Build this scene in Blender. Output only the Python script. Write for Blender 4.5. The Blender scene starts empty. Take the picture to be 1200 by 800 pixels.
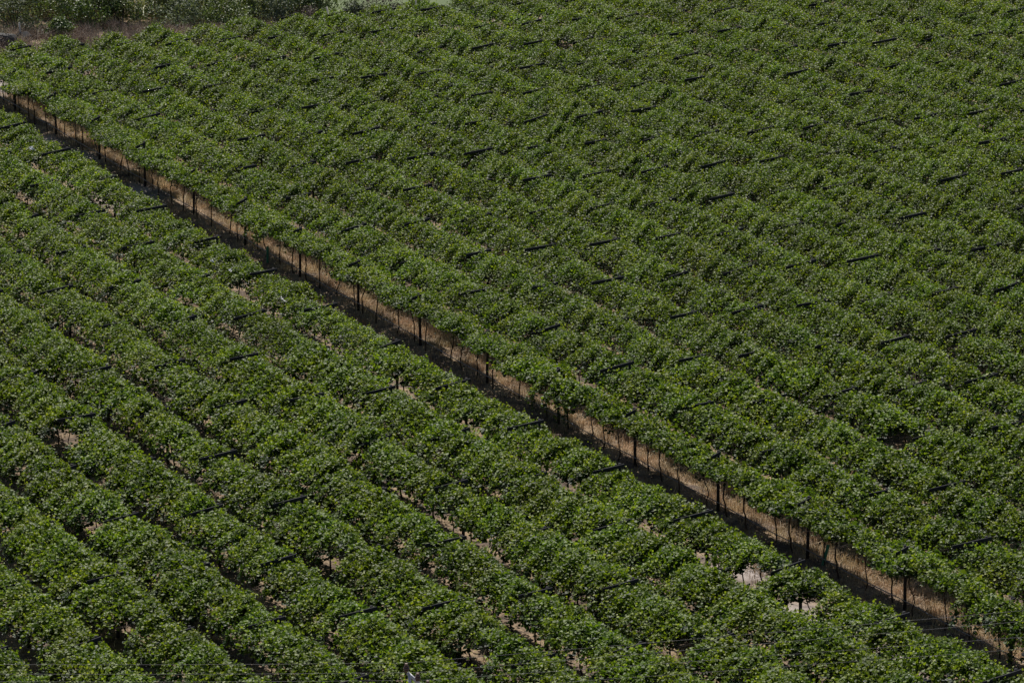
import bpy, math, random
import numpy as np
from mathutils import Vector, Matrix

random.seed(7)
RNG = np.random.default_rng(11)
S = bpy.context.scene
COL = S.collection

# ------------------------------------------------------------------ the lie of the land
AZ = 1.17758551                      # azimuth of the vine rows
CX, CY = math.cos(AZ), -math.sin(AZ)  # along a row, downhill
RX, RY = math.sin(AZ), math.cos(AZ)   # across the rows
D = 3.0                              # row spacing (m)
L = 7.294                            # trellis post spacing (m)
OX, OY = -1.0207, 190.7462           # lattice origin
CAMZ = 41.5835
POST_H = 2.16


def gz(X, Y):
    u = np.clip(np.asarray(X, float) / 90.0, -0.36, 0.36)
    v = np.clip((np.asarray(Y, float) - OY) / 90.0, -0.85, 1.0)
    return 3 * (0.292705 * v * v - 0.142961 * u * v + 0.343707 * u * u - 0.444294 * v ** 3
                + 0.229854 * u * v * v + 0.484131 * u * u * v - 1.326581 * u ** 3) - 2.16


def lat(i, j, off=0.0):
    """row i, position j (in post spacings), off metres across -> world x, y"""
    if i <= -2:
        i = i - 0.3239
        j = j + 0.043
    return (OX + (i * D + off) * RX + j * L * CX, OY + (i * D + off) * RY + j * L * CY)


def row_start(i):                    # uphill end of each row
    return -9.25 - 0.13 * i


# ------------------------------------------------------------------ materials
def mat(name):
    m = bpy.data.materials.new(name)
    m.use_nodes = True
    nt = m.node_tree
    for n in list(nt.nodes):
        nt.nodes.remove(n)
    out = nt.nodes.new('ShaderNodeOutputMaterial')
    return m, nt, out


def N(nt, t, **kw):
    n = nt.nodes.new(t)
    for k, v in kw.items():
        if k in n.inputs:
            n.inputs[k].default_value = v
        else:
            setattr(n, k, v)
    return n


def ramp(nt, stops):
    r = nt.nodes.new('ShaderNodeValToRGB')
    e = r.color_ramp.elements
    while len(e) > 1:
        e.remove(e[-1])
    e[0].position = stops[0][0]
    e[0].color = (*stops[0][1], 1)
    for p, c in stops[1:]:
        x = e.new(p)
        x.color = (*c, 1)
    return r


def leaf_mat(name, stops, rough=0.4, trans=0.3, var=0.25, spec=0.5, tgain=(1.5, 1.6, 0.7)):
    m, nt, out = mat(name)
    a = N(nt, 'ShaderNodeAttribute', attribute_name='tint')
    r = ramp(nt, stops)
    nt.links.new(a.outputs['Fac'], r.inputs[0])
    g = N(nt, 'ShaderNodeNewGeometry')
    nz = N(nt, 'ShaderNodeTexNoise', Scale=0.16, Detail=4.0, Roughness=0.6)
    nt.links.new(g.outputs['Position'], nz.inputs['Vector'])
    mr = N(nt, 'ShaderNodeMapRange')
    mr.inputs[1].default_value = 0.3
    mr.inputs[2].default_value = 0.7
    mr.inputs[3].default_value = 1 - var
    mr.inputs[4].default_value = 1 + var
    nt.links.new(nz.outputs['Fac'], mr.inputs[0])
    hn = N(nt, 'ShaderNodeTexNoise', Scale=0.55, Detail=2.0)
    nt.links.new(g.outputs['Position'], hn.inputs['Vector'])
    hm = N(nt, 'ShaderNodeMapRange')
    hm.inputs[1].default_value = 0.3
    hm.inputs[2].default_value = 0.7
    hm.inputs[3].default_value = 0.484
    hm.inputs[4].default_value = 0.514
    nt.links.new(hn.outputs['Fac'], hm.inputs[0])
    hs = N(nt, 'ShaderNodeHueSaturation')
    nt.links.new(hm.outputs[0], hs.inputs['Hue'])
    nt.links.new(r.outputs[0], hs.inputs['Color'])
    nt.links.new(mr.outputs[0], hs.inputs['Value'])
    p = N(nt, 'ShaderNodeBsdfPrincipled')
    p.inputs['Roughness'].default_value = rough
    p.inputs['Specular IOR Level'].default_value = spec
    nt.links.new(hs.outputs[0], p.inputs['Base Color'])
    fz = N(nt, 'ShaderNodeTexNoise', Scale=26.0, Detail=2.0)
    nt.links.new(g.outputs['Position'], fz.inputs['Vector'])
    bp = N(nt, 'ShaderNodeBump', Strength=0.9, Distance=0.02)
    nt.links.new(fz.outputs['Fac'], bp.inputs['Height'])
    nt.links.new(bp.outputs[0], p.inputs['Normal'])
    t = N(nt, 'ShaderNodeBsdfTranslucent')
    mx = N(nt, 'ShaderNodeMix', data_type='RGBA', blend_type='MULTIPLY')
    mx.inputs[0].default_value = 1.0
    mx.inputs[7].default_value = (*tgain, 1)
    nt.links.new(hs.outputs[0], mx.inputs[6])
    nt.links.new(mx.outputs[2], t.inputs['Color'])
    ms = N(nt, 'ShaderNodeMixShader')
    ms.inputs[0].default_value = trans
    nt.links.new(p.outputs[0], ms.inputs[1])
    nt.links.new(t.outputs[0], ms.inputs[2])
    nt.links.new(ms.outputs[0], out.inputs[0])
    return m


def plain(name, col, col2=None, rough=0.8, scale=6.0, metallic=0.0, stretch=(1, 1, 1), spec=0.3):
    m, nt, out = mat(name)
    tc = N(nt, 'ShaderNodeTexCoord')
    mp = N(nt, 'ShaderNodeMapping')
    mp.inputs['Scale'].default_value = stretch
    nt.links.new(tc.outputs['Object'], mp.inputs[0])
    nz = N(nt, 'ShaderNodeTexNoise', Scale=scale, Detail=5.0, Roughness=0.6)
    nt.links.new(mp.outputs[0], nz.inputs['Vector'])
    r = ramp(nt, [(0.3, col), (0.7, col2 or col)])
    nt.links.new(nz.outputs['Fac'], r.inputs[0])
    p = N(nt, 'ShaderNodeBsdfPrincipled', Roughness=rough, Metallic=metallic)
    p.inputs['Specular IOR Level'].default_value = spec
    nt.links.new(r.outputs[0], p.inputs['Base Color'])
    b = N(nt, 'ShaderNodeBump', Strength=0.4, Distance=0.02)
    nt.links.new(nz.outputs['Fac'], b.inputs['Height'])
    nt.links.new(b.outputs[0], p.inputs['Normal'])
    nt.links.new(p.outputs[0], out.inputs[0])
    return m


M = {}
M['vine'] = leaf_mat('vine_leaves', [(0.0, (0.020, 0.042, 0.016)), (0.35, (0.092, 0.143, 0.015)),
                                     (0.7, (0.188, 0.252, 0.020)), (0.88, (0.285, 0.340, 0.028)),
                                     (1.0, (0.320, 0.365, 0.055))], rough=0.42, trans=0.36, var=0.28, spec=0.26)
M['reed'] = leaf_mat('reed_leaves', [(0.0, (0.13, 0.16, 0.085)), (0.5, (0.23, 0.27, 0.14)),
                                     (0.85, (0.36, 0.37, 0.23)), (1.0, (0.48, 0.42, 0.29))], rough=0.45, trans=0.4)
M['shrub_green'] = leaf_mat('green_shrub_leaves', [(0.0, (0.045, 0.075, 0.025)), (0.6, (0.13, 0.18, 0.055)),
                                                   (1.0, (0.19, 0.24, 0.08))], rough=0.45, trans=0.2)
M['shrub_grey'] = leaf_mat('grey_shrub_leaves', [(0.0, (0.08, 0.10, 0.07)), (0.6, (0.135, 0.165, 0.105)),
                                                 (1.0, (0.28, 0.30, 0.21))], rough=0.5, trans=0.2, spec=0.2)
M['shrub_dry'] = leaf_mat('dry_shrub_twigs', [(0.0, (0.045, 0.035, 0.030)), (0.6, (0.115, 0.085, 0.070)),
                                              (1.0, (0.24, 0.19, 0.14))], rough=0.8, trans=0.1, tgain=(1, 1, 1))
M['straw'] = leaf_mat('dry_straw', [(0.0, (0.31, 0.22, 0.125)), (0.5, (0.67, 0.51, 0.325)),
                                    (0.85, (0.80, 0.65, 0.44)), (1.0, (0.86, 0.74, 0.54))], rough=0.7, trans=0.15,
                      var=0.2, tgain=(1, 1, 1))
M['brush'] = leaf_mat('dead_brush', [(0.0, (0.13, 0.10, 0.08)), (0.5, (0.29, 0.22, 0.17)),
                                     (0.85, (0.42, 0.32, 0.23)), (0.93, (0.50, 0.41, 0.28)), (1.0, (0.08, 0.12, 0.04))],
                      rough=0.8, trans=0.1, var=0.3, tgain=(1, 1, 1))
M['bark'] = plain('vine_bark', (0.030, 0.022, 0.017), (0.070, 0.052, 0.040), 0.9, 14.0, stretch=(1, 1, 0.3))
M['timber'] = plain('creosoted_timber', (0.012, 0.012, 0.015), (0.034, 0.031, 0.034), 0.75, 7.0, stretch=(1, 1, 1))
M['grey_timber'] = plain('bleached_timber', (0.36, 0.33, 0.29), (0.58, 0.55, 0.50), 0.85, 9.0)
M['hose'] = plain('weathered_hose', (0.14, 0.15, 0.18), (0.24, 0.25, 0.29), 0.4, 3.0)
M['tube'] = plain('green_plastic', (0.02, 0.17, 0.11), (0.035, 0.24, 0.16), 0.45, 3.0)
M['galv'] = plain('galvanised_steel', (0.42, 0.42, 0.45), (0.58, 0.58, 0.60), 0.45, 12.0, metallic=0.3)
M['steel_dark'] = plain('dull_steel', (0.10, 0.10, 0.12), (0.17, 0.17, 0.19), 0.5, 8.0)
M['porcelain'] = plain('brown_porcelain', (0.055, 0.032, 0.028), (0.10, 0.06, 0.05), 0.25, 3.0, spec=0.6)
M['porcelain_cap'] = plain('pale_insulator_tie', (0.30, 0.22, 0.18), (0.40, 0.30, 0.25), 0.5, 3.0)
M['wire'] = plain('line_conductor', (0.16, 0.155, 0.16), (0.24, 0.23, 0.24), 0.5, 3.0)
M['cordon'] = plain('trellis_wire', (0.10, 0.10, 0.11), (0.18, 0.18, 0.19), 0.5, 3.0)
M['paper'] = plain('white_paper', (0.62, 0.62, 0.64), (0.80, 0.80, 0.80), 0.7, 9.0)
M['rock'] = plain('grey_rock', (0.04, 0.038, 0.038), (0.10, 0.095, 0.09), 0.9, 3.0)


def ground_mat():
    m, nt, out = mat('vineyard_soil')
    g = N(nt, 'ShaderNodeNewGeometry')

    def noise(s, d=6.0, r=0.6):
        n = N(nt, 'ShaderNodeTexNoise', Scale=s, Detail=d, Roughness=r)
        nt.links.new(g.outputs['Position'], n.inputs['Vector'])
        return n
    n1, n2, n3 = noise(0.9), noise(9.0), noise(0.22, 3.0)
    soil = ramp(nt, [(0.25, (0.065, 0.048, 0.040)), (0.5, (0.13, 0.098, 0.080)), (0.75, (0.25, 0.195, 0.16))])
    nt.links.new(n2.outputs['Fac'], soil.inputs[0])
    straw = ramp(nt, [(0.3, (0.22, 0.155, 0.10)), (0.7, (0.46, 0.345, 0.225))])
    nt.links.new(n2.outputs['Fac'], straw.inputs[0])
    f1 = ramp(nt, [(0.42, (0, 0, 0)), (0.58, (1, 1, 1))])
    nt.links.new(n1.outputs['Fac'], f1.inputs[0])
    mx = N(nt, 'ShaderNodeMix', data_type='RGBA')
    nt.links.new(f1.outputs[0], mx.inputs[0])
    nt.links.new(soil.outputs[0], mx.inputs[6])
    nt.links.new(straw.outputs[0], mx.inputs[7])
    # pale sandy wheel track down the bare alley and other worn sandy places (vertex attribute)
    at = N(nt, 'ShaderNodeAttribute', attribute_name='sandy')
    mul = N(nt, 'ShaderNodeMath', operation='MULTIPLY')
    f2 = ramp(nt, [(0.36, (0.4, 0.4, 0.4)), (0.52, (1, 1, 1))])
    nt.links.new(n1.outputs['Fac'], f2.inputs[0])
    nt.links.new(at.outputs['Fac'], mul.inputs[0])
    nt.links.new(f2.outputs[0], mul.inputs[1])
    sand = ramp(nt, [(0.3, (0.33, 0.28, 0.26)), (0.7, (0.50, 0.44, 0.41))])
    nt.links.new(n2.outputs['Fac'], sand.inputs[0])
    mx2 = N(nt, 'ShaderNodeMix', data_type='RGBA')
    nt.links.new(mul.outputs[0], mx2.inputs[0])
    nt.links.new(mx.outputs[2], mx2.inputs[6])
    nt.links.new(sand.outputs[0], mx2.inputs[7])
    # pasture beyond the vineyard
    at2 = N(nt, 'ShaderNodeAttribute', attribute_name='pasture')
    gr = ramp(nt, [(0.3, (0.12, 0.16, 0.08)), (0.7, (0.20, 0.24, 0.13))])
    nt.links.new(n3.outputs['Fac'], gr.inputs[0])
    mx3 = N(nt, 'ShaderNodeMix', data_type='RGBA')
    nt.links.new(at2.outputs['Fac'], mx3.inputs[0])
    nt.links.new(mx2.outputs[2], mx3.inputs[6])
    nt.links.new(gr.outputs[0], mx3.inputs[7])
    p = N(nt, 'ShaderNodeBsdfPrincipled', Roughness=0.95)
    p.inputs['Specular IOR Level'].default_value = 0.1
    nt.links.new(mx3.outputs[2], p.inputs['Base Color'])
    b = N(nt, 'ShaderNodeBump', Strength=0.8, Distance=0.08)
    nt.links.new(n2.outputs['Fac'], b.inputs['Height'])
    nt.links.new(b.outputs[0], p.inputs['Normal'])
    nt.links.new(p.outputs[0], out.inputs[0])
    return m


M['ground'] = ground_mat()


# ------------------------------------------------------------------ mesh helpers
def mesh_np(name, verts, faces, material, tint=None, smooth=False):
    """verts (n,3); faces: (m,k) int array, one polygon size"""
    me = bpy.data.meshes.new(name)
    verts = np.ascontiguousarray(verts, dtype=np.float32)
    faces = np.ascontiguousarray(faces, dtype=np.int32)
    m, k = faces.shape
    me.vertices.add(len(verts))
    me.vertices.foreach_set('co', verts.ravel())
    me.loops.add(m * k)
    me.loops.foreach_set('vertex_index', faces.ravel())
    me.polygons.add(m)
    me.polygons.foreach_set('loop_start', np.arange(0, m * k, k, dtype=np.int32))
    me.polygons.foreach_set('loop_total', np.full(m, k, dtype=np.int32))
    if smooth:
        me.polygons.foreach_set('use_smooth', np.ones(m, dtype=bool))
    me.update(calc_edges=True)
    if tint is not None:
        a = me.attributes.new('tint', 'FLOAT', 'FACE')
        a.data.foreach_set('value', np.ascontiguousarray(tint, dtype=np.float32))
    me.materials.append(material)
    return me


class MB:
    """collects tubes and boxes into one quad mesh"""
    def __init__(s):
        s.v, s.f, s.n = [], [], 0

    def add(s, v, f):
        s.v.append(np.asarray(v, float))
        s.f.append(np.asarray(f, int) + s.n)
        s.n += len(v)

    def tube(s, pts, rad, seg=8, cap=True):
        pts = [Vector(p) for p in pts]
        if not hasattr(rad, '__len__'):
            rad = [rad] * len(pts)
        if cap:                       # rounded-off ends
            pts = [pts[0]] + pts + [pts[-1]]
            rad = [1e-4] + list(rad) + [1e-4]
        vs, up = [], None
        for k, p in enumerate(pts):
            a = pts[max(k - 1, 0)]
            b = pts[min(k + 1, len(pts) - 1)]
            if cap and k <= 1:
                a, b = pts[1], pts[2]
            if cap and k >= len(pts) - 2:
                a, b = pts[-3], pts[-2]
            t = (b - a).normalized()
            if up is None:
                up = Vector((1, 0, 0)) if abs(t.z) > 0.7 else Vector((0, 0, 1))
            x = up.cross(t).normalized()
            up = t.cross(x).normalized()
            for q in range(seg):
                an = 2 * math.pi * q / seg
                vs.append(p + (x * math.cos(an) + up * math.sin(an)) * rad[k])
        fs = []
        for k in range(len(pts) - 1):
            for q in range(seg):
                fs.append((k * seg + q, k * seg + (q + 1) % seg, (k + 1) * seg + (q + 1) % seg, (k + 1) * seg + q))
        s.add([tuple(v) for v in vs], fs)

    def beam(s, a, b, w, h, bev=0.012):
        """bevelled timber from a to b, w wide across, h deep"""
        a, b = Vector(a), Vector(b)
        t = (b - a).normalized()
        x = Vector((0, 0, 1)).cross(t)
        x = Vector((1, 0, 0)) if x.length < 1e-3 else x.normalized()
        z = t.cross(x).normalized()
        prof = [(-w / 2 + bev, -h / 2), (w / 2 - bev, -h / 2), (w / 2, -h / 2 + bev), (w / 2, h / 2 - bev),
                (w / 2 - bev, h / 2), (-w / 2 + bev, h / 2), (-w / 2, h / 2 - bev), (-w / 2, -h / 2 + bev)]
        vs = []
        for p, k in ((a, 0.001), (a, 1), (b, 1), (b, 0.001)):
            for u, v in prof:
                vs.append(tuple(p + x * u * k + z * v * k))
        fs = [(r * 8 + q, r * 8 + (q + 1) % 8, (r + 1) * 8 + (q + 1) % 8, (r + 1) * 8 + q) for r in range(3) for q in range(8)]
        s.add(vs, fs)

    def mesh(s, name, material, smooth=False):
        return mesh_np(name, np.concatenate(s.v), np.concatenate(s.f), material, smooth=smooth)


def link(name, me, parent=None, loc=None, rz=None):
    o = bpy.data.objects.new(name, me)
    COL.objects.link(o)
    if parent:
        o.parent = parent
    if loc is not None:
        o.location = loc
    if rz is not None:
        o.rotation_euler = (0, 0, rz)
    return o


def tag(o, label=None, cat=None, group=None, kind=None):
    if label:
        o['label'] = label
    if cat:
        o['category'] = cat
    if group:
        o['group'] = group
    if kind:
        o['kind'] = kind
    return o


def unit(a):
    return a / np.maximum(np.linalg.norm(a, axis=1, keepdims=True), 1e-9)


def leaves(P, size, nrm, rng, tip=None, lobed=True, aspect=0.55):
    """small folded leaves: P (n,3), size (n,), nrm (n,3). returns verts, quads; two quads a leaf"""
    n = len(P)
    t = unit(rng.normal(size=(n, 3)) if tip is None else tip)
    t = unit(t - nrm * np.sum(t * nrm, 1, keepdims=True))
    b = np.cross(nrm, t)
    s = size[:, None]
    if lobed:
        tpl = [(0, 0, 0), (0, 1.0, -0.16), (-0.50, 0.10, 0.10), (-0.46, 0.66, 0.05), (0.50, 0.10, 0.10), (0.46, 0.66, 0.05)]
        V = np.stack([P + s * (x * b + (y - 0.45) * t + z * nrm) for x, y, z in tpl], 1)
        base = (np.arange(n) * 6)[:, None]
        F = np.stack([base + np.array([0, 1, 3, 2]), base + np.array([0, 4, 5, 1])], 1).reshape(-1, 4)
        return V.reshape(-1, 3), F
    tpl = [(0, 0, 0), (-aspect, 0.42, 0.10), (0, 1.0, -0.14), (aspect, 0.42, 0.10)]
    V = np.stack([P + s * (x * b + (y - 0.45) * t + z * nrm) for x, y, z in tpl], 1)
    base = (np.arange(n) * 4)[:, None]
    F = np.stack([base + np.array([0, 2, 1]), base + np.array([0, 3, 2])], 1).reshape(-1, 3)
    return V.reshape(-1, 3), F


# ------------------------------------------------------------------ grapevine crowns
def crown_points(seed, post_side=0, vigour=1.0, yl=-1.45, yr=0.30, skirt=0.3, drop=0.3):
    """leaf centres, sizes, normals, tint of one vine's slanting canopy (x along the row, y across, z up)"""
    r = np.random.default_rng(seed)
    P, Sz, Nn, T = [], [], [], []
    ph = r.uniform(0, 6.28, 6)

    wide = 1.0 if skirt > 0.1 else 0.2

    def top(x, y):
        tl = np.clip((-0.35 - y) / (-0.35 - yl + 0.12), 0, 1.15)
        tr = np.clip((y + 0.25) / (yr + 0.25), 0, 1.2)
        z = 2.00 + 0.15 * wide - drop * tl ** 1.9 - (0.3 + 0.28 * wide) * tr ** 1.8
        z = z + 0.09 * np.sin(2.6 * x + ph[0] + 1.6 * y) + 0.05 * np.sin(4.3 * y + ph[1]) + 0.06 * np.sin(6.1 * x + 3 * y + ph[2])
        z = z - 0.02 * np.clip((np.abs(x) - 0.5) / 0.4, 0, 1)
        return z
    y0, y1 = yl, yr
    wk = (yr - yl) / 2.0
    nsh = int(48 * vigour * wk)
    for k in range(nsh):
        x0 = r.uniform(-0.9, 0.9)
        if r.random() < -yl / (yr - yl):
            ye = r.uniform(yl - 0.15, -0.3)
        else:
            ye = r.uniform(0.05, yr + 0.2)
        xe = x0 + r.normal(0, 0.32)
        n = r.integers(20, 34)
        t = np.linspace(0.08, 1, n)
        x = x0 + (xe - x0) * t
        y = ye * t
        zt = top(x, np.clip(y, -1.6, 0.5))
        z = 1.5 + (zt - 1.5 + r.uniform(-0.14, 0.10)) * np.clip(t * 2.6, 0, 1)
        over = np.clip((t - 0.72) / 0.28, 0, 1)
        z -= over ** 1.5 * r.uniform(0.0, skirt)
        p = np.stack([x, y, z], 1) + r.normal(0, 0.065, (n, 3))
        P.append(p)
        Sz.append(r.uniform(0.068, 0.118, n) * (1 - 0.35 * (t > 0.9)))
        nn = r.normal(0, 0.55, (n, 3)) + np.array([0, 0, 1.0])
        nn[:, 1] += over * np.sign(ye) * 0.8
        Nn.append(nn)
        T.append(np.clip(r.normal(0.42, 0.17, n) + 0.35 * (t > 0.88), 0, 1))
    # leafy skin filling between the shoots, in clumps
    nc = int(50 * vigour * wk)
    cx, cy = r.uniform(-0.92, 0.92, nc), r.uniform(y0, y1, nc)
    for a, b in zip(cx, cy):
        n = r.integers(13, 24)
        x = a + r.normal(0, 0.15, n)
        y = b + r.normal(0, 0.17, n)
        z = top(x, y) - r.exponential(0.09, n) + r.uniform(-0.05, 0.09)
        P.append(np.stack([x, y, z], 1))
        Sz.append(r.uniform(0.068, 0.118, n))
        Nn.append(r.normal(0, 0.5, (n, 3)) + np.array([0, 0, 1.0]))
        T.append(np.clip(r.normal(0.46, 0.17, n) + r.uniform(-0.12, 0.12), 0, 1))
    # upright young shoot tips
    for k in range(int(11 * vigour)):
        a, b = r.uniform(-0.9, 0.9), r.uniform(yl, yr)
        n = r.integers(5, 9)
        t = np.linspace(0, 1, n)
        lean = r.normal(0, 0.12, 2)
        hh = r.uniform(0.12, 0.36)
        z = top(np.full(n, a), np.full(n, b)) + hh * t
        P.append(np.stack([a + lean[0] * t, b + lean[1] * t, z], 1) + r.normal(0, 0.03, (n, 3)))
        Sz.append(r.uniform(0.06, 0.11, n) * (1.1 - 0.4 * t))
        Nn.append(r.normal(0, 0.8, (n, 3)) + np.array([0, -0.2, 0.6]))
        T.append(np.clip(0.6 + 0.35 * t + r.normal(0, 0.1, n), 0, 1))
    # hanging skirt under the two edges
    for k in range(int(14 * vigour)):
        a = r.uniform(-0.9, 0.9)
        b = r.choice([yl, yr]) + r.normal(0, 0.08)
        n = r.integers(6, 14)
        t = np.linspace(0, 1, n)
        z = 2.0 + 0.1 * wide - drop - r.uniform(0.05, skirt * 1.2) * t
        P.append(np.stack([np.full(n, a), np.full(n, b), z], 1) + r.normal(0, 0.06, (n, 3)))
        Sz.append(r.uniform(0.09, 0.15, n))
        q = r.normal(0, 0.5, (n, 3)) + np.array([0, 0.8 * np.sign(b), 0.5])
        Nn.append(q)
        T.append(np.clip(r.normal(0.38, 0.15, n), 0, 1))
    n = int(560 * vigour * wk * (1.8 if wide < 1 else 1.0))         # filler leaves low in the canopy, shade put into their dark tint
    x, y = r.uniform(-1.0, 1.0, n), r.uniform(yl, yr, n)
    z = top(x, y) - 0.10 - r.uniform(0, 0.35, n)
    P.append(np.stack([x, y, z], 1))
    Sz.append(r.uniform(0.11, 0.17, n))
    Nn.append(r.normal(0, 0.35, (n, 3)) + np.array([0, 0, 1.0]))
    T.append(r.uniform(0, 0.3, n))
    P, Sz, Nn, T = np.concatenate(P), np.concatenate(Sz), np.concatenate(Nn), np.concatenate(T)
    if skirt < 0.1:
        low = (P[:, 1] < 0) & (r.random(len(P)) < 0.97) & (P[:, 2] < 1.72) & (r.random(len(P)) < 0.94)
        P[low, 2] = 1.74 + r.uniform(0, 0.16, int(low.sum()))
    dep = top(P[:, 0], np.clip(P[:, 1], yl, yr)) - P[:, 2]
    T = np.clip(T - 0.9 * np.clip(dep - 0.05, 0, 0.45), 0, 1)  # canopy self-shade put into the tint: darker with depth below the top
    keep = np.ones(len(P), bool)
    if post_side:
        near = np.abs(P[:, 0] - post_side * 0.91) < 0.30
        high = (P[:, 2] > 1.84) & (P[:, 1] < 0.15) & (P[:, 1] > -1.45)
        keep &= ~(near & high & (r.random(len(P)) < r.uniform(0.6, 1.0)))
    if vigour < 0.6:
        keep &= (P[:, 1] > -0.9) & (P[:, 1] < 0.3)
    return P[keep], Sz[keep], unit(Nn[keep]), T[keep]


VARS = {}
SHAPE = {'edge': (-0.72, 0.82, 0.09, 0.15), 'left': (-1.58, 0.64, 0.30, 0.56), 'right': (-1.54, 0.56, 0.24, 0.70),
         'second': (-1.36, 0.60, 0.20, 0.50), 'border': (-1.50, 0.36, 0.10, 0.36), 'slim': (-1.32, 0.40, 0.20, 0.50),
         'spill': (-1.25, 0.50, 0.95, 0.50)}
for q, blk in enumerate(SHAPE):
    for side in (-1, 0, 1):
        VARS[blk, side] = [crown_points(100 + side * 20 + k + q * 200, side, v, SHAPE[blk][0] * m_, SHAPE[blk][1] * m2, *SHAPE[blk][2:]) for k, (v, m_, m2) in
                            enumerate(((1.0, 1.0, 1.0), (0.9, 0.7, 0.8), (1.12, 1.6, 1.2), (1.0, 1.25, 0.9)) if blk == 'edge' else
                                      ((1.0, 1.0, 1.0), (0.92, 0.92, 0.9), (1.1, 1.08, 1.25), (1.0, 1.03, 0.95)))]
SPARSE = [crown_points(300 + k, 0, 0.42) for k in range(2)]


def crown_mesh(cp, seed, lobed=True):
    r = np.random.default_rng(seed)
    P, Sz, Nn, T = cp
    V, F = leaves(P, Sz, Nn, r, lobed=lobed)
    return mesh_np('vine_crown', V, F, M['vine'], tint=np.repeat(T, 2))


CROWN = {s: [crown_mesh(c, 900 + s[1] * 10 + k) for k, c in enumerate(VARS[s])] for s in VARS}
CROWN['sparse'] = [crown_mesh(c, 990 + k) for k, c in enumerate(SPARSE)]


def trunk_points(r):
    z = np.linspace(-0.15, 1.5, 8)
    lean = r.normal(0, 0.12, 2)
    w = r.normal(0, 0.042, (8, 2))
    w[0] = 0
    pts = [(lean[0] * k + w[q, 0], lean[1] * k * 0.6 + w[q, 1], zz) for q, (zz, k) in enumerate(zip(z, np.linspace(-0.1, 1, 8)))]
    return pts


def trunk_mesh(seed, thin=1.0):
    r = np.random.default_rng(seed)
    b = MB()
    pts = trunk_points(r)
    rad = [x * thin * 0.82 for x in (0.044, 0.037, 0.032, 0.030, 0.029, 0.028, 0.032, 0.038)]
    b.tube(pts, rad, 7)
    x, y, z = pts[-1]
    for sgn in (-1, 1):                # the two cordon arms tied along the wire
        arm = [(x, y, z - 0.05)]
        for k in range(1, 6):
            arm.append((x + sgn * 0.15 * k, y + r.normal(0, 0.015) - 0.0 * k, 1.5 + r.normal(0.015, 0.015)))
        b.tube(arm, [0.030, 0.026, 0.023, 0.020, 0.017, 0.013], 6)
    for k in range(4):                 # canes running out under the leaves
        xx = r.uniform(-0.7, 0.7)
        e = -1.35 if k < 3 else 0.3
        b.tube([(xx, y, 1.52), (xx + 0.05, y + e * 0.4, 1.80), (xx + r.normal(0, .1), y + e, 1.86 + 0.1 * e)], [0.010, 0.008, 0.005], 4)
    return b.mesh('vine_trunk', M['bark'], smooth=True)


TRUNK = [trunk_mesh(50 + k, t) for k, t in enumerate((1, 0.85, 1.1, 0.9, 1.2, 0.8))]

# ------------------------------------------------------------------ camera (built early: only used to decide which vines are near)
cam_d = bpy.data.cameras.new('camera')
cam = bpy.data.objects.new('camera', cam_d)
COL.objects.link(cam)
PHI = 0.22547791
cam.location = (0, 0, CAMZ)
cam.rotation_euler = (math.pi / 2 - PHI, 0, 0)
cam_d.lens = 165.0
cam_d.sensor_width = 36.0
cam_d.clip_start = 1.0
cam_d.clip_end = 6000.0
S.camera = cam
SN, CS = math.sin(PHI), math.cos(PHI)


def frame_xy(X, Y, Z):               # where a place falls in the view (1200 x 800), used to number rows from the near end
    Z = Z - CAMZ
    d = Y * CS - Z * SN
    return 600 + 5500 * X / d, 400 - 5500 * (Y * SN + Z * CS) / d


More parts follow.
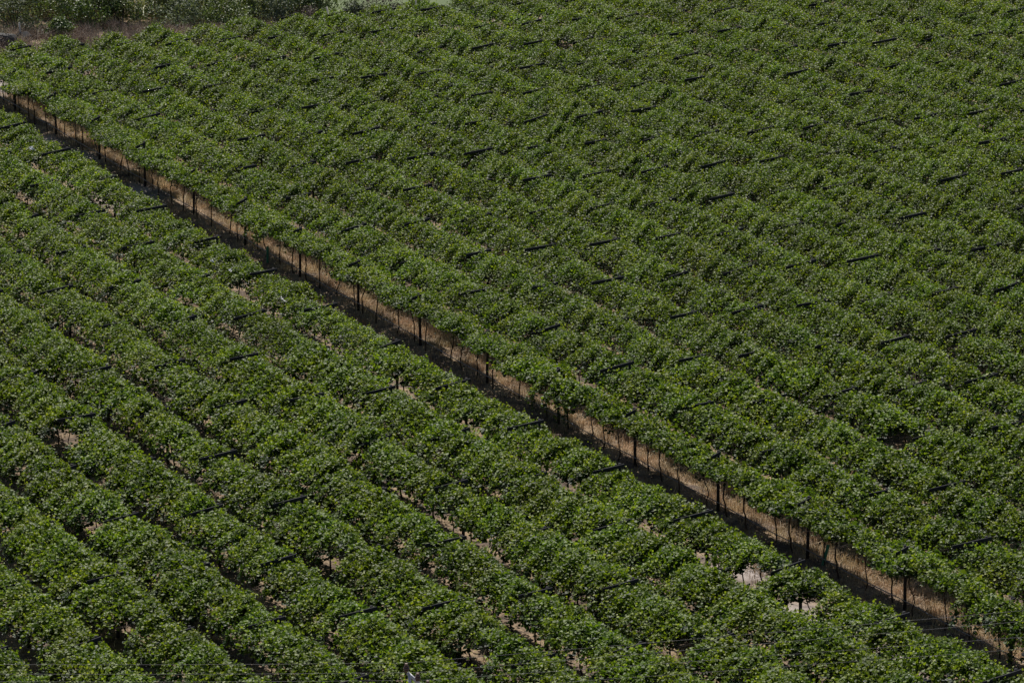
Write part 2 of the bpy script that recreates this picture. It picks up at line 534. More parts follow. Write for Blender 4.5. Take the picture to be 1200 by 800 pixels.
# ------------------------------------------------------------------ ground
def build_ground():
    def axis(lo, hi, f0, f1, step):
        a = list(np.arange(f0, f1 + 1e-6, step))
        out, s, x = [], step, f0
        while x > lo:
            s *= 1.35
            x -= s
            out.append(max(x, lo))
        lft = out[::-1]
        out, s, x = [], step, f1
        while x < hi:
            s *= 1.35
            x += s
            out.append(min(x, hi))
        return np.array(lft + a + out)
    xs = axis(-3000, 3000, -42, 42, 0.45)
    ys = axis(-200, 6000, 118, 300, 0.45)
    X, Y = np.meshgrid(xs, ys, indexing='xy')
    Z = gz(X, Y)
    i = ((X - OX) * RX + (Y - OY) * RY) / D
    j = ((X - OX) * CX + (Y - OY) * CY) / L
    z2 = 0.03 * np.sin(X * 1.7 + 0.6 * Y) * np.sin(Y * 1.1 - X * 0.3) + 0.02 * np.sin(3.7 * X) * np.sin(2.9 * Y)
    # low ridge under each row of trunks
    ii = np.where(i < -1.66, i + 0.3239, i)
    z2 = z2 + 0.07 * np.cos(2 * math.pi * ii) * ((j > -10.5) & (j < 12))
    Z = Z + z2 * (np.abs(X) < 60) * (Y < 310) * (Y > 110)
    nx, ny = len(xs), len(ys)
    idx = np.arange(nx * ny).reshape(ny, nx)
    F = np.stack([idx[:-1, :-1], idx[:-1, 1:], idx[1:, 1:], idx[1:, :-1]], -1).reshape(-1, 4)
    me = mesh_np('ground', np.stack([X, Y, Z], -1).reshape(-1, 3), F, M['ground'], smooth=True)
    wob = 0.18 * np.sin(j * 2.3) + 0.1 * np.sin(j * 5.1 + 1)
    sandy = np.exp(-((i + 1.72 + wob * 0.4) / 0.24) ** 2) * np.where(j < -3.5, 0.9, 0.12)
    for a_, b_ in ((-2.02, 5.89), (-2.1, 6.3), (-1.85, 5.05), (-1.44, -6.83), (-1.3, -6.2), (-1.2, -4.85), (-1.84, 6.7)):
        sandy = np.maximum(sandy, 1.4 * np.exp(-((i - a_) / 0.30) ** 2 - ((j - b_) / 0.24) ** 2))
    sandy = np.maximum(sandy, np.exp(-((i + 0.55) / 0.5) ** 2 - ((j + 9.2) / 0.5) ** 2) * 1.3)
    past = np.clip((-j - 9.7 - 0.13 * i) * 2.0, 0, 1) * np.clip((i - 7.8) * 1.2, 0, 1)
    past = np.maximum(past, (np.abs(X) > 70) * 1.0)
    for nm, arr in (('sandy', np.clip(sandy, 0, 1)), ('pasture', past)):
        a = me.attributes.new(nm, 'FLOAT', 'POINT')
        a.data.foreach_set('value', arr.astype(np.float32).ravel())
    o = link('ground', me)
    tag(o, 'dry brown vineyard soil with a pale sandy strip down the bare alley', 'ground', kind='structure')


build_ground()

# ------------------------------------------------------------------ the vines
ORD = ['first', 'second', 'third', 'fourth', 'fifth', 'sixth', 'seventh', 'eighth', 'ninth', 'tenth', 'eleventh', 'twelfth',
       'thirteenth', 'fourteenth', 'fifteenth', 'sixteenth', 'seventeenth', 'eighteenth', 'nineteenth', 'twentieth']


def ordinal(n):
    if n <= 20:
        return ORD[n - 1]
    tens = {2: 'twenty', 3: 'thirty', 4: 'forty', 5: 'fifty', 6: 'sixty'}[n // 10]
    return {2: 'twentieth', 3: 'thirtieth', 4: 'fortieth', 5: 'fiftieth', 6: 'sixtieth'}[n // 10] if n % 10 == 0 else tens + '-' + ORD[n % 10 - 1]


def row_word(i):
    return ordinal(i + 2) + ' row right of the bare alley' if i >= -1 else ordinal(-1 - i) + ' row left of the bare alley'


# gaps where bare soil shows through the canopy (row, position along it in post spacings)
THIN = [(-2, 5.95), (-2, 6.4), (-8, 3.9), (-6, 4.9), (-7, 2.1), (-6, 6.6), (-4, 6.9), (-9, 5.6), (2, 4.0), (10, -8.2)]

vines = []
for i in range(-13, 25):
    js = row_start(i) if i >= -1 else row_start(i)
    for n in range(-60, 44):
        j = (n + 0.5) / 4
        if j < js or j > 10:
            continue
        x, y = lat(i, j)
        z = float(gz(x, y))
        px, py = frame_xy(x, y, z + 1.9)
        if px < -110 or px > 1330 or py < -30 or py > 900:
            continue
        k = n % 4
        side = -1 if k == 0 else (1 if k == 3 else 0)
        seen = -15 < px < 1215 and -5 < py < 812
        vines.append(dict(i=i, j=j, x=x, y=y, z=z, px=px, py=py, side=side, seen=seen))
thin = set()
for (a, b) in THIN:
    c = [(abs(v['j'] - b), q) for q, v in enumerate(vines) if v['i'] == a]
    if c:
        thin.add(min(c)[1])
for q, v in enumerate(vines):
    v['thin'] = q in thin
cand = sorted([v for v in vines if v['seen']], key=lambda v: v['y'])
for v in cand[:300]:
    v['near'] = True
rank = {}
for i in sorted({v['i'] for v in vines}):
    for n, v in enumerate(sorted([v for v in vines if v['i'] == i and v['seen']], key=lambda v: -v['j'])):
        v['n'] = n + 1

rv = random.Random(5)
proto = None
AR = -AZ
far_pts = dict(P=[], S=[], N=[], T=[])
far_tr = MB()
for v in vines:
    scl = rv.uniform(0.95, 1.06)
    flip = 1
    off = rv.gauss(0, 0.13 if v['i'] in (-1, -2) else 0.06)
    dx = rv.gauss(0, 0.11)
    vx, vy = v['x'] + off * RX + dx * CX, v['y'] + off * RY + dx * CY
    zs = rv.uniform(0.95, 1.04)
    blk = 'edge' if v['i'] == -1 else 'second' if v['i'] == 0 else ('left' if v['i'] < -1 else 'right')
    if v['i'] == -3:
        blk = 'spill' if rv.random() < 0.12 else 'left'
    if v['i'] == -2:
        blk = 'border'
    if ((v['i'] <= -4 and v['j'] > -0.5) or (1 <= v['i'] <= 5 and v['j'] > 1.5)) and math.sin(v['j'] * 1.15 + v['i'] * 2.3) > 0.38:
        blk = 'slim'
    if v['i'] == -1 and (1.9 < v['j'] < 2.45 or v['j'] > 6.85 or abs(v['j'] + 2.375) < 0.02):
        blk = 'spill'
    key = 'sparse' if v['thin'] else (blk, v['side'])
    vi = rv.randrange(2 if v['thin'] else 4)
    if v.get('near'):
        if proto is None:
            root = bpy.data.objects.new('grapevine', None)
            COL.objects.link(root)
            root['category'] = 'grapevine'
            root['group'] = 'grapevines in trellised rows'
            t = link('trunk', TRUNK[0], root)
            c = link('crown', CROWN['left', 0][0], root)
            proto = root
        else:
            root = proto.copy()
            COL.objects.link(root)
            t = proto.children[0].copy()
            c = proto.children[1].copy()
            for ch in (t, c):
                COL.objects.link(ch)
                ch.parent = root
        if not t.name.startswith('trunk'):
            t, c = c, t
        t.data = TRUNK[rv.randrange(6)]
        c.data = CROWN[key][vi]
        root.location = (vx, vy, v['z'])
        root.rotation_euler = (0, 0, AR + rv.gauss(0, 0.02))
        root.scale = (scl, scl, zs)
        kindw = 'sparse' if v['thin'] else 'leafy'
        root['label'] = '%s grapevine, %s, %s from near end' % (kindw, row_word(v['i']), ordinal(v['n']))
    else:
        P, Sz, Nn, T = (SPARSE if v['thin'] else VARS[key])[vi]
        c_, s_ = math.cos(AR), math.sin(AR)
        R = np.array([[c_, s_, 0], [-s_, c_, 0], [0, 0, 1]])
        Q = (P * np.array([scl, scl, zs])) @ R + np.array([vx, vy, v['z']])
        m = np.random.default_rng(int(v['y'] * 977 + v['x'] * 131) % 99991)
        keep = m.random(len(Q)) < 0.97
        far_pts['P'].append(Q[keep])
        far_pts['S'].append(Sz[keep] * 1.02)
        far_pts['N'].append((Nn @ R)[keep])
        far_pts['T'].append(T[keep])
        pts = trunk_points(m)
        far_tr.tube([(vx + a * c_ - b * s_, vy + a * s_ + b * c_, v['z'] + z) for a, b, z in pts[::2] + [pts[-1]]],
                    [0.036, 0.028, 0.025, 0.023, 0.025], 5, cap=False)

FP, FS, FN, FT = (np.concatenate(far_pts[k]) for k in 'PSNT')
V, F = leaves(FP, FS, FN, np.random.default_rng(3), lobed=False, aspect=0.5)
far_root = bpy.data.objects.new('grapevines', None)
COL.objects.link(far_root)
tag(far_root, 'farther grapevines merging into one carpet of green rows', 'grapevines', kind='stuff')
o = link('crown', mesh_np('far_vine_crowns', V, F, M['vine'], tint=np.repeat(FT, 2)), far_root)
o = link('trunk', far_tr.mesh('far_vine_trunks', M['bark'], smooth=True), far_root)
del V, F, FP, FS, FN, FT, far_pts


# ------------------------------------------------------------------ trellis posts with their slanting arms
def post_meshes(seed):
    r = np.random.default_rng(seed)
    b = MB()
    b.tube([(0, 0, -0.2), (0.0, 0, 0.7), (r.normal(0, .012), 0, 1.5), (r.normal(0, .012), 0, POST_H + 0.14)], [0.062, 0.058, 0.055, 0.052], 10)
    post = b.mesh('trellis_post', M['timber'], smooth=False)
    b = MB()
    e = r.uniform(-0.08, 0.22)
    tilt = r.normal(0, 0.05)
    b.beam((0.088, -1.26 + e, POST_H - 0.09 + tilt), (0.088, 0.14, POST_H + 0.07), 0.055, 0.13)
    arm = b.mesh('trellis_arm', M['timber'])
    b = MB()
    b.beam((0.085, -0.45, POST_H - 0.62 + tilt), (0.085, 0.07, POST_H - 0.54), 0.05, 0.10)
    brace = b.mesh('trellis_brace', M['timber'])
    return post, arm, brace


PM = [post_meshes(k) for k in range(5)]
pproto = None
posts = []
for i in range(-13, 25):
    lst = []
    js = row_start(i)
    for j in range(-14, 10):
        if j < js:
            continue
        x, y = lat(i, j)
        z = float(gz(x, y))
        px, py = frame_xy(x, y, z + POST_H)
        if -15 < px < 1240 and -2 < py < 845:
            lst.append((j, x, y, z))
    lst.sort(reverse=True)
    for n, (j, x, y, z) in enumerate(lst):
        p_, a_, b_ = PM[rv.randrange(5)]
        if pproto is None:
            root = bpy.data.objects.new('trellis_post', None)
            COL.objects.link(root)
            root['category'] = 'trellis post'
            root['group'] = 'trellis posts along the vine rows'
            ch = [link('post', p_, root), link('cross_arm', a_, root), link('lower_arm', b_, root)]
            pproto = (root, ch)
        else:
            root = pproto[0].copy()
            COL.objects.link(root)
            ch = []
            for c, d in zip(pproto[1], (p_, a_, b_)):
                c2 = c.copy()
                COL.objects.link(c2)
                c2.parent = root
                c2.data = d
                ch.append(c2)
        if i == -1:
            ch[1].scale = (1, 0.36, 1)
        root.location = (x, y, z)
        root.rotation_euler = (rv.gauss(0, 0.012), rv.gauss(0, 0.012), AR + rv.gauss(0, 0.03))
        root['label'] = 'trellis post with slanting arm, %s, %s from near end' % (row_word(i).replace('the bare ', ''), ordinal(n + 1))

# leaning end posts that strain the rows at the top of the block
for (x, y, hgt, lean, lab) in ((-28.15, 266.3, 1.25, (-0.12, 0.2), 'bleached leaning stake at the field edge, in the brown brush at far left'),
                               (-10.05, 265.2, 2.5, (-0.55, 0.7), 'bleached leaning end post beside the dry bush at the top of the rows'),
                               (-5.30, 269.9, 2.6, (-0.35, 0.7), 'pale leaning end post against the open pasture, top centre')):
    b = MB()
    z = float(gz(x, y))
    b.tube([(0, 0, -0.2), (lean[0] * .5, lean[1] * .5, hgt * .5), (lean[0], lean[1], hgt)], [0.055, 0.05, 0.045], 9)
    o = link('end_post', b.mesh('end_post', M['grey_timber']), None, (x, y, z))
    tag(o, lab, 'end post', 'bleached posts at the upper ends of the rows')


# ------------------------------------------------------------------ drip hose and cordon wire of the row beside the alley
def along(i, j0, j1, h, step=0.25, off=0.0, sag=0.0):
    pts = []
    n = int((j1 - j0) / step)
    for k in range(n + 1):
        j = j0 + (j1 - j0) * k / n
        x, y = lat(i, j, off)
        pts.append((x, y, float(gz(x, y)) + h - sag * math.sin(math.pi * (j % 1.0))))
    return pts


b = MB()
b.tube(along(-1, -9.3, 8.2, 0.42, 0.125, -0.06, 0.05), 0.017, 6)
tag(link('drip_hose', b.mesh('drip_hose', M['hose'], smooth=True)),
    'grey drip hose strung low along the trunks beside the bare alley', 'drip hose')
b = MB()
b.tube(along(-1, -9.3, 8.2, 1.50, 0.25, 0.0, 0.0), 0.010, 6)
tag(link('cordon_wire', b.mesh('cordon_wire', M['cordon'], smooth=True)),
    'trellis wire at trunk top along the row beside the bare alley', 'wire')


# ------------------------------------------------------------------ dry grass
def blades(P, hgt, r, spread=0.35, width=0.012, tint=None):
    n = len(P)
    a = r.uniform(0, 6.283, n)
    lean = np.abs(r.normal(0, spread, n))
    d = np.stack([np.cos(a), np.sin(a), np.zeros(n)], 1)
    w = np.stack([-np.sin(a), np.cos(a), np.zeros(n)], 1) * width
    H = hgt[:, None]
    up = np.array([0, 0, 1.0])
    mid = P + H * 0.55 * up + d * H * lean[:, None] * 0.3
    tip = P + H * up * (1 - 0.3 * np.clip(lean, 0, 1))[:, None] + d * H * lean[:, None]
    V = np.stack([P - w, P + w, mid + w * 0.8, mid - w * 0.8, tip + w * .15, tip - w * .15], 1).reshape(-1, 3)
    b_ = (np.arange(n) * 6)[:, None]
    F = np.stack([b_ + np.array([0, 1, 2, 3]), b_ + np.array([3, 2, 4, 5])], 1).reshape(-1, 4)
    return V, F


def inframe(x, y, mrg=60):
    px, py = frame_xy(x, y, gz(x, y))
    return (px > -mrg) & (px < 1200 + mrg) & (py < 870) & (py > -40)


SANDY = ((-1.44, -6.83), (-1.3, -6.2), (-1.2, -4.85), (-0.55, -9.1), (-2.02, 5.89))


def dry_grass():
    r = np.random.default_rng(21)
    # alley side: tufts between the first right row and the sandy strip, and under the first right rows
    Ps, Hs, Ts = [], [], []

    def tufts(n, i0, i1, j0, j1, per, h0, h1, rad=0.16):
        ii = r.uniform(i0, i1, n)
        jj = r.uniform(j0, j1, n)
        x = OX + ii * D * RX + jj * L * CX
        y = OY + ii * D * RY + jj * L * CY
        dens = 0.5 + 0.5 * np.sin(jj * 3.1 + ii * 4) * np.sin(jj * 7.3 + 1 + ii * 2.2)
        ok = inframe(x, y) & (r.random(n) < 0.35 + 0.65 * dens)
        for a_, b_ in SANDY:
            ok &= ~((np.abs(ii - a_) < 0.32) & (np.abs(jj - b_) < 0.32))
        x, y = x[ok], y[ok]
        m = len(x)
        th = r.uniform(h0, h1, m)
        tt = r.normal(0.5, 0.16, m)
        X = np.repeat(x, per) + r.normal(0, rad, m * per)
        Y = np.repeat(y, per) + r.normal(0, rad, m * per)
        Ps.append(np.stack([X, Y, gz(X, Y) - 0.03], 1))
        Hs.append(np.repeat(th, per) * r.uniform(0.5, 1.1, m * per))
        tt = tt - 0.45 * np.clip((-0.98 - ii[ok]) * 6, 0, 1) * (ii[ok] > -2)  # alley shadow put into the tint: tufts left of the first right row darker
        Ts.append(np.clip(np.repeat(tt, per) + r.normal(0, 0.14, m * per), 0, 1))
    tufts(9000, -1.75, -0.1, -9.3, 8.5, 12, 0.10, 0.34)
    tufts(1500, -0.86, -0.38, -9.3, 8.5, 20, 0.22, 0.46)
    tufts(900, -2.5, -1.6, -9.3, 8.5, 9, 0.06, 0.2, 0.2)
    tufts(9000, -13, -2.0, -9.3, 10, 10, 0.12, 0.42)
    tufts(9000, -0.1, 14, -9.8, 8, 9, 0.12, 0.42)
    P, H, T = np.concatenate(Ps), np.concatenate(Hs), np.concatenate(Ts)
    V, F = blades(P, H, r, 0.55, 0.011)
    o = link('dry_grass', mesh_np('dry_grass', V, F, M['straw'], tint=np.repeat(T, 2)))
    tag(o, 'straw coloured dry grass growing under the vines and along the alley', 'dry grass', kind='stuff')


dry_grass()


def strip(i):                        # depth of the brushy strip beyond the row ends, in post spacings
    return np.interp(i, [3.0, 6.5], [2.1, 1.0])


def dead_brush():
    r = np.random.default_rng(31)
    n = 2300
    ii = r.uniform(-4, 9.6, n)
    jj = row_start(ii) - 0.25 - r.uniform(0, 1, n) * (strip(ii) - 0.2)
    x = OX + ii * D * RX + jj * L * CX
    y = OY + ii * D * RY + jj * L * CY
    ok = np.sin(ii * 2.3 + jj * 3) * np.sin(ii * 5.1 - jj * 2) > -0.55
    ok &= x > -42
    x, y, jj, ii = x[ok], y[ok], jj[ok], ii[ok]
    m = len(x)
    per = 36
    th = r.uniform(0.35, 1.0, m)
    tt = np.clip(r.normal(0.45, 0.17, m) + 0.15 * np.sin(ii * 1.7), 0, 0.9)
    green = r.random(m) < 0.05
    X = np.repeat(x, per) + r.normal(0, 0.22, m * per)
    Y = np.repeat(y, per) + r.normal(0, 0.22, m * per)
    P = np.stack([X, Y, gz(X, Y) - 0.03], 1)
    H = np.repeat(th, per) * r.uniform(0.4, 1.15, m * per)
    T = np.clip(np.repeat(tt, per) + r.normal(0, 0.13, m * per), 0, 0.92)
    T = np.where(np.repeat(green, per), 1.0, T)
    V, F = blades(P, H, r, 0.6, 0.014)
    o = link('dead_brush', mesh_np('dead_brush', V, F, M['brush'], tint=np.repeat(T, 2)))
    tag(o, 'grey brown dead brush between the vineyard and the reed thicket', 'dead brush', kind='stuff')


dead_brush()


def reeds():
    r = np.random.default_rng(41)
    Vs, Fs, Ts, off = [], [], [], 0
    n = 2400
    ii = r.uniform(-3.0, 8.6, n)
    dd = r.uniform(0, 1, n) ** 1.3
    jj = row_start(ii) - strip(ii) - 0.5 - dd * 1.6 + 0.2 * np.sin(ii * 1.9)
    for a, b, c in zip(ii, jj, dd):
        x = OX + a * D * RX + b * L * CX
        y = OY + a * D * RY + b * L * CY
        dens = math.sin(a * 1.31 + 2) * math.sin(a * 3.1 + b * 1.3)
        if dens < -0.35 and r.random() < 0.5:
            continue
        z = float(gz(x, y))
        h = r.uniform(2.4, 4.6)
        lean = r.normal(0, 0.14, 2)
        droop = r.uniform(0.1, 0.8)
        tt = r.normal(0.45, 0.15)
        nl = int(h * 8)
        t = np.sort(r.uniform(0.12, 1, nl))
        base = np.stack([x + lean[0] * t * h + lean[0] * droop * t ** 3, y + lean[1] * t * h, z + h * t - droop * 0.4 * t ** 3], 1)
        an = r.uniform(0, 6.283, nl)
        ln = r.uniform(0.35, 0.7, nl) * (1.1 - 0.5 * t)
        d = np.stack([np.cos(an), np.sin(an), np.zeros(nl)], 1)
        w = np.stack([-np.sin(an), np.cos(an), np.zeros(nl)], 1) * 0.034
        mid = base + d * (ln * 0.5)[:, None] + np.array([0, 0, 1]) * (ln * r.uniform(0.15, 0.5, nl))[:, None]
        tip = base + d * ln[:, None] + np.array([0, 0, 1]) * (ln * r.uniform(-0.35, 0.3, nl))[:, None]
        V = np.stack([base - w, base + w, mid + w, mid - w, tip + w * .15, tip - w * .15], 1).reshape(-1, 3)
        q = (np.arange(nl) * 6)[:, None] + off
        Fs.append(np.stack([q + np.array([0, 1, 2, 3]), q + np.array([3, 2, 4, 5])], 1).reshape(-1, 4))
        Vs.append(V)
        off += len(V)
        Ts.append(np.clip(np.repeat(tt + r.normal(0, 0.16, nl), 2), 0, 1))
        # stalk
        cs = np.linspace(0, 1, 4)
        for w_ in (np.array([0.012, 0, 0]),):
            st = np.stack([x + lean[0] * cs * h, y + lean[1] * cs * h, z + h * cs], 1)
            V = np.concatenate([st - w_, st + w_])
            Fs.append(np.array([(k, k + 4, k + 5, k + 1) for k in range(3)]) + off)
            Vs.append(V)
            off += len(V)
            Ts.append(np.full(3, 0.92))
    o = link('reeds', mesh_np('reeds', np.concatenate(Vs), np.concatenate(Fs), M['reed'], tint=np.concatenate(Ts)))
    tag(o, 'grey green giant reeds in a tall thicket beyond the vineyard', 'reeds', kind='stuff')


reeds()


# ------------------------------------------------------------------ shrubs at the field edge
def shrub(x, y, wid, hgt, m, label, seed, leaf=0.13, n=1500, grass=False):
    r = np.random.default_rng(seed)
    z = float(gz(x, y))
    root = bpy.data.objects.new('shrub', None)
    COL.objects.link(root)
    root.location = (x, y, z)
    tag(root, label, 'shrub', 'shrubs at the edge of the vineyard')
    nc = 26
    C = r.normal(0, 1, (nc, 3))
    C = unit(C) * (r.uniform(0.3, 0.95, nc) ** 0.6)[:, None]
    C[:, 2] = np.abs(C[:, 2])
    C = C * np.array([wid / 2, wid / 2, hgt * 0.85]) + np.array([0, 0, hgt * 0.12])
    per = n // nc
    P = np.repeat(C, per, 0) + r.normal(0, 1, (nc * per, 3)) * np.array([wid * .09, wid * .09, hgt * .08])
    P[:, 2] = np.maximum(P[:, 2], 0.05)
    nn = unit(r.normal(0, 0.7, P.shape) + unit(P - np.array([0, 0, hgt * .3])) * 0.6 + np.array([0, 0, 0.5]))
    T = np.clip(np.repeat(r.normal(0.5, 0.15, nc), per) + r.normal(0, 0.15, nc * per), 0, 1)
    V, F = leaves(P, r.uniform(0.6, 1.2, len(P)) * leaf, nn, r, lobed=False, aspect=0.35)
    link('foliage', mesh_np('shrub_foliage', V, F, m, tint=np.repeat(T, 2)), root)
    b = MB()
    for k in range(9):
        c = C[r.integers(0, nc)]
        b.tube([(r.normal(0, .05), r.normal(0, .05), -0.1), (c[0] * .4, c[1] * .4, c[2] * .45), tuple(c)], [0.04, 0.028, 0.012], 5)
    link('stem', b.mesh('shrub_stems', M['bark'], smooth=True), root)


SH = [  # i, metres beyond the row ends, width, height, material, label
    (2.2, 12.0, 1.6, 1.3, 'shrub_green', 'small green shrub alone in the brown brush at the far left edge'),
    (5.2, 5.0, 2.4, 0.9, 'shrub_dry', 'low tan dry bush at the row ends, left of the silvery weeds'),
    (0.7, 10.5, 1.9, 0.9, 'shrub_dry', 'low dark dry bush beside rocks in the far left corner'),
    (6.2, 4.5, 2.6, 1.0, 'shrub_grey', 'low silvery weed patch touching the upper row ends'),
    (7.2, 7.0, 2.6, 1.7, 'shrub_dry', 'reddish brown dry bush before the grey reeds'),
    (9.3, 8.0, 3.4, 1.7, 'shrub_dry', 'round purple brown dead bush beside the open pasture'),
    (8.5, 7.5, 2.2, 1.5, 'shrub_grey', 'pale silvery bush left of the purple brown dead bush'),
    (8.0, 11.0, 3.6, 2.8, 'shrub_green', 'dark olive bush behind the pale silvery bush'),
    (1.6, 15.5, 4.2, 3.0, 'shrub_grey', 'large grey green bush at the far left edge of the thicket'),
    (2.9, 16.0, 3.6, 3.4, 'shrub_green', 'tall dark green bush second from left along the thicket'),
    (3.9, 14.5, 4.2, 3.2, 'shrub_green', 'bright green broad bush directly behind the brown brush'),
    (4.8, 11.0, 3.6, 2.6, 'shrub_grey', 'rounded silvery bush right of the bright green bush'),
    (5.7, 9.5, 3.2, 2.3, 'shrub_green', 'rounded leafy bush where the brown brush narrows'),
    (6.7, 9.5, 3.4, 2.6, 'shrub_grey', 'grey green bush in the middle of the thicket edge'),
    (7.5, 11.0, 3.8, 3.2, 'shrub_green', 'tall dark bush behind the reddish brown dry bush'),
]
for k, (a, c, w, h, m, lab) in enumerate(SH):
    c = row_start(a) - c / L
    x = OX + a * D * RX + c * L * CX
    y = OY + a * D * RY + c * L * CY
    shrub(x, y, w, h, M[m], lab, 70 + k, leaf=0.15 if m != 'shrub_dry' else 0.10, n=2200)


def rock(x, y, s, lab, seed):
    import bmesh
    bm = bmesh.new()
    bmesh.ops.create_icosphere(bm, subdivisions=3, radius=1)
    r = np.random.default_rng(seed)
    d = [(Vector(unit(r.normal(size=(1, 3)))[0]), r.uniform(0.55, 0.85)) for _ in range(10)]
    for v in bm.verts:
        for n_, lim in d:
            e = v.co.dot(n_) - lim
            if e > 0:
                v.co -= n_ * e
        v.co = Vector((v.co.x * s[0], v.co.y * s[1], v.co.z * s[2]))
    me = bpy.data.meshes.new('rock')
    bm.to_mesh(me)
    bm.free()
    me.materials.append(M['rock'])
    o = link('rock', me, None, (x, y, float(gz(x, y)) + s[2] * 0.4))
    tag(o, lab, 'rock')


rock(-28.9, 264.6, (0.8, 0.8, 0.75), 'larger grey rock in the brown brush at the far left edge', 1)
rock(-28.0, 266.4, (0.6, 0.5, 0.6), 'smaller grey rock right of the larger one in brown brush', 2)


# ------------------------------------------------------------------ small things
def guard(x, y, tx, ty, h, lab):
    z = float(gz(x, y))
    b = MB()
    b.tube([(0, 0, -0.05), (tx * .5, ty * .5, h * .5), (tx, ty, h)], [0.058, 0.056, 0.058], 10, cap=False)
    b.tube([(0, 0, -0.05), (tx * .5, ty * .5, h * .5), (tx, ty, h)], [0.050, 0.048, 0.050], 10, cap=False)
    o = link('vine_guard', b.mesh('vine_guard', M['tube'], smooth=True), None, (x, y, z))
    tag(o, lab, 'vine guard', 'green plastic vine guards')


guard(10.62, 155.0, 0.22, 0.1, 0.78, 'teal plastic vine guard leaning over in the straw, right part of the alley')
guard(-10.96, 206.0, 0.0, 0.0, 0.80, 'teal plastic vine guard standing upright in the shaded middle of the alley')


def scrap(x, y, h, s, lab, seed):
    r = np.random.default_rng(seed)
    n = 7
    g = np.linspace(-1, 1, n)
    X, Y = np.meshgrid(g, g)
    Z = r.normal(0, 0.22, X.shape) + 0.3 * np.sin(2.4 * X + 1.3 * Y)
    V = np.stack([X * s + r.normal(0, s * .08, X.shape), Y * s * .8, Z * s], -1).reshape(-1, 3)
    idx = np.arange(n * n).reshape(n, n)
    F = np.stack([idx[:-1, :-1], idx[:-1, 1:], idx[1:, 1:], idx[1:, :-1]], -1).reshape(-1, 4)
    o = link('plastic_scrap', mesh_np('plastic_scrap', V, F, M['paper'], smooth=True), None, (x, y, float(gz(x, y)) + h))
    o.rotation_euler = (0.7, 0.1, r.uniform(0, 3))
    tag(o, lab, 'plastic scrap')


scrap(-9.47, 189.0, 2.15, 0.17, 'largest white plastic scrap, caught on the vines left of the alley', 1)
scrap(-12.82, 196.5, 2.15, 0.08, 'tiny white plastic scrap on leaves, upper left of the largest scrap', 2)
scrap(-11.95, 194.8, 2.12, 0.10, 'small whitish plastic scrap on leaves, between two other scraps', 3)
scrap(-23.08, 221.8, 2.15, 0.12, 'white plastic strip on vines near the left edge below the alley', 4)
scrap(-14.3, 153.3, 0.12, 0.11, 'white scrap on bare straw soil in a gap at lower left', 5)
scrap(16.0, 140.6, 0.9, 0.10, 'pale scrap hanging at the right edge by the alley', 6)

# ------------------------------------------------------------------ power pole and its lines, nearer than the vineyard
PX, PY = -1.95, 118.0
gp = float(gz(PX, PY))
pole = bpy.data.objects.new('power_pole', None)
COL.objects.link(pole)
pole.location = (PX, PY, gp)
tag(pole, 'galvanised power pole head with brown insulators at the bottom edge', 'power pole')
b = MB()
b.tube([(0.0, 0, -0.5), (0, 0, 3.0), (0, 0, 4.95 - gp)], [0.16, 0.14, 0.11], 14)
link('shaft', b.mesh('pole_shaft', M['grey_timber'], smooth=True), pole)
top = 5.66 - gp
INS = [(-2.77, 5.70), (-2.47, 5.44), (-2.21, 5.23), (-1.0, 5.0)]
a0 = (-2.74 - PX, -0.02, 5.62 - gp)
b = MB()
b.beam(a0, (-1.95 - PX - 0.15, -0.02, 4.99 - gp), 0.09, 0.085)
b.beam((-1.95 - PX - 0.15, -0.02, 4.99 - gp), (-0.8 - PX, -0.02, 4.86 - gp), 0.085, 0.08)
link('crossarm', b.mesh('pole_crossarm', M['galv']), pole)
b = MB()
b.beam((a0[0] + 0.05, -0.06, a0[2] - 0.05), (a0[0] + 0.10, -0.06, a0[2] - 0.75), 0.05, 0.08)
b.beam((a0[0] + 0.10, -0.06, a0[2] - 0.72), (-0.12, -0.06, a0[2] - 1.0), 0.05, 0.07)
link('brace', b.mesh('pole_brace', M['galv']), pole)
for (x, z) in INS:
    ins = link('insulator', None, pole) if False else None
    b = MB()
    zz = z - gp
    b.tube([(x - PX, -0.02, zz - 0.12), (x - PX, -0.02, zz + 0.0)], [0.018, 0.018], 8)
    for k, (dz, rr) in enumerate(((0.0, 0.075), (0.055, 0.095), (0.11, 0.07))):
        b.tube([(x - PX, -0.02, zz + dz - 0.03), (x - PX, -0.02, zz + dz), (x - PX, -0.02, zz + dz + 0.03)], [rr, rr * .9, rr * 0.45], 14)
    ins = link('insulator', b.mesh('pole_insulator', M['porcelain'], smooth=True), pole)
    b = MB()
    b.tube([(x - PX, -0.02, zz + 0.14), (x - PX, -0.02, zz + 0.175)], [0.045, 0.04], 10)
    link('cap', b.mesh('insulator_cap', M['porcelain_cap'], smooth=True), ins)

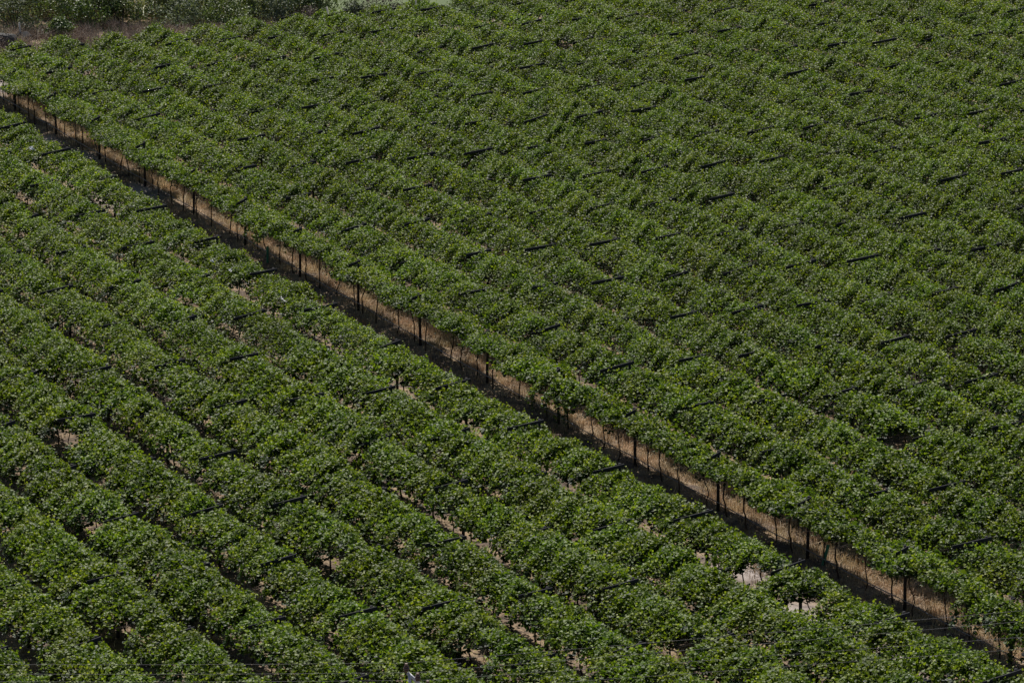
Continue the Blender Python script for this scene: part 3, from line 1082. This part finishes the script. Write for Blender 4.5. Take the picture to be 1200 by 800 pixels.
for n, ((x, z), (s1, s2), lab) in enumerate(zip(INS, ((0.089, -0.05), (0.089, -0.05), (0.082, -0.05), (0.082, -0.05)),
                          ('uppermost thin power line crossing the lower right vines',
                           'second thin power line from the top, lower right',
                           'third thin power line from the top, lower right',
                           'lowest thin power line, near the bottom right corner'))):
    b = MB()
    z0 = z + 0.19
    pts = []
    for k in range(-24, 41):
        X = x + k * 1.5
        d = X - x
        if d >= 0:
            zz = z0 + s1 * d * (1.0 if n < 2 else 0.93) - 0.0004 * d * (20 - d) * 0.5
        else:
            zz = z0 + 0.045 * d * 0 - 0.02 * d * 0 + (-s2) * 0.25 * d + 0.0008 * d * d
        pts.append((X, PY - 0.02 + 0.0 * k, zz))
    b.tube(pts, 0.0038, 6)
    o = link('power_line', b.mesh('power_line', M['wire'], smooth=True))
    tag(o, lab, 'power line', 'power lines from the pole')

# ------------------------------------------------------------------ daylight
w = bpy.data.worlds.new('World')
S.world = w
w.use_nodes = True
nt = w.node_tree
bg = nt.nodes['Background']
sky = nt.nodes.new('ShaderNodeTexSky')
sky.sky_type = 'NISHITA'
sky.sun_disc = False
EL = math.radians(52)
DIR = Vector((-0.18, 0.98, 0)).normalized()
sun_rot = math.atan2(DIR.x, DIR.y)
sky.sun_elevation = EL
sky.sun_rotation = sun_rot
sky.altitude = 200
nt.links.new(sky.outputs[0], bg.inputs[0])
bg.inputs[1].default_value = 0.062
sd = bpy.data.lights.new('sun', 'SUN')
sd.energy = 5.0
sd.angle = math.radians(0.53)
sd.color = (1.0, 0.955, 0.88)
so = bpy.data.objects.new('sun', sd)
COL.objects.link(so)
v = Vector((DIR.x * math.cos(EL), DIR.y * math.cos(EL), math.sin(EL)))
so.rotation_euler = v.to_track_quat('Z', 'Y').to_euler()

S.view_settings.view_transform = 'Standard'
S.view_settings.look = 'None'
S.view_settings.exposure = 0
S.view_settings.gamma = 1
S.render.engine = 'CYCLES'
S.cycles.max_bounces = 6
S.cycles.transparent_max_bounces = 4
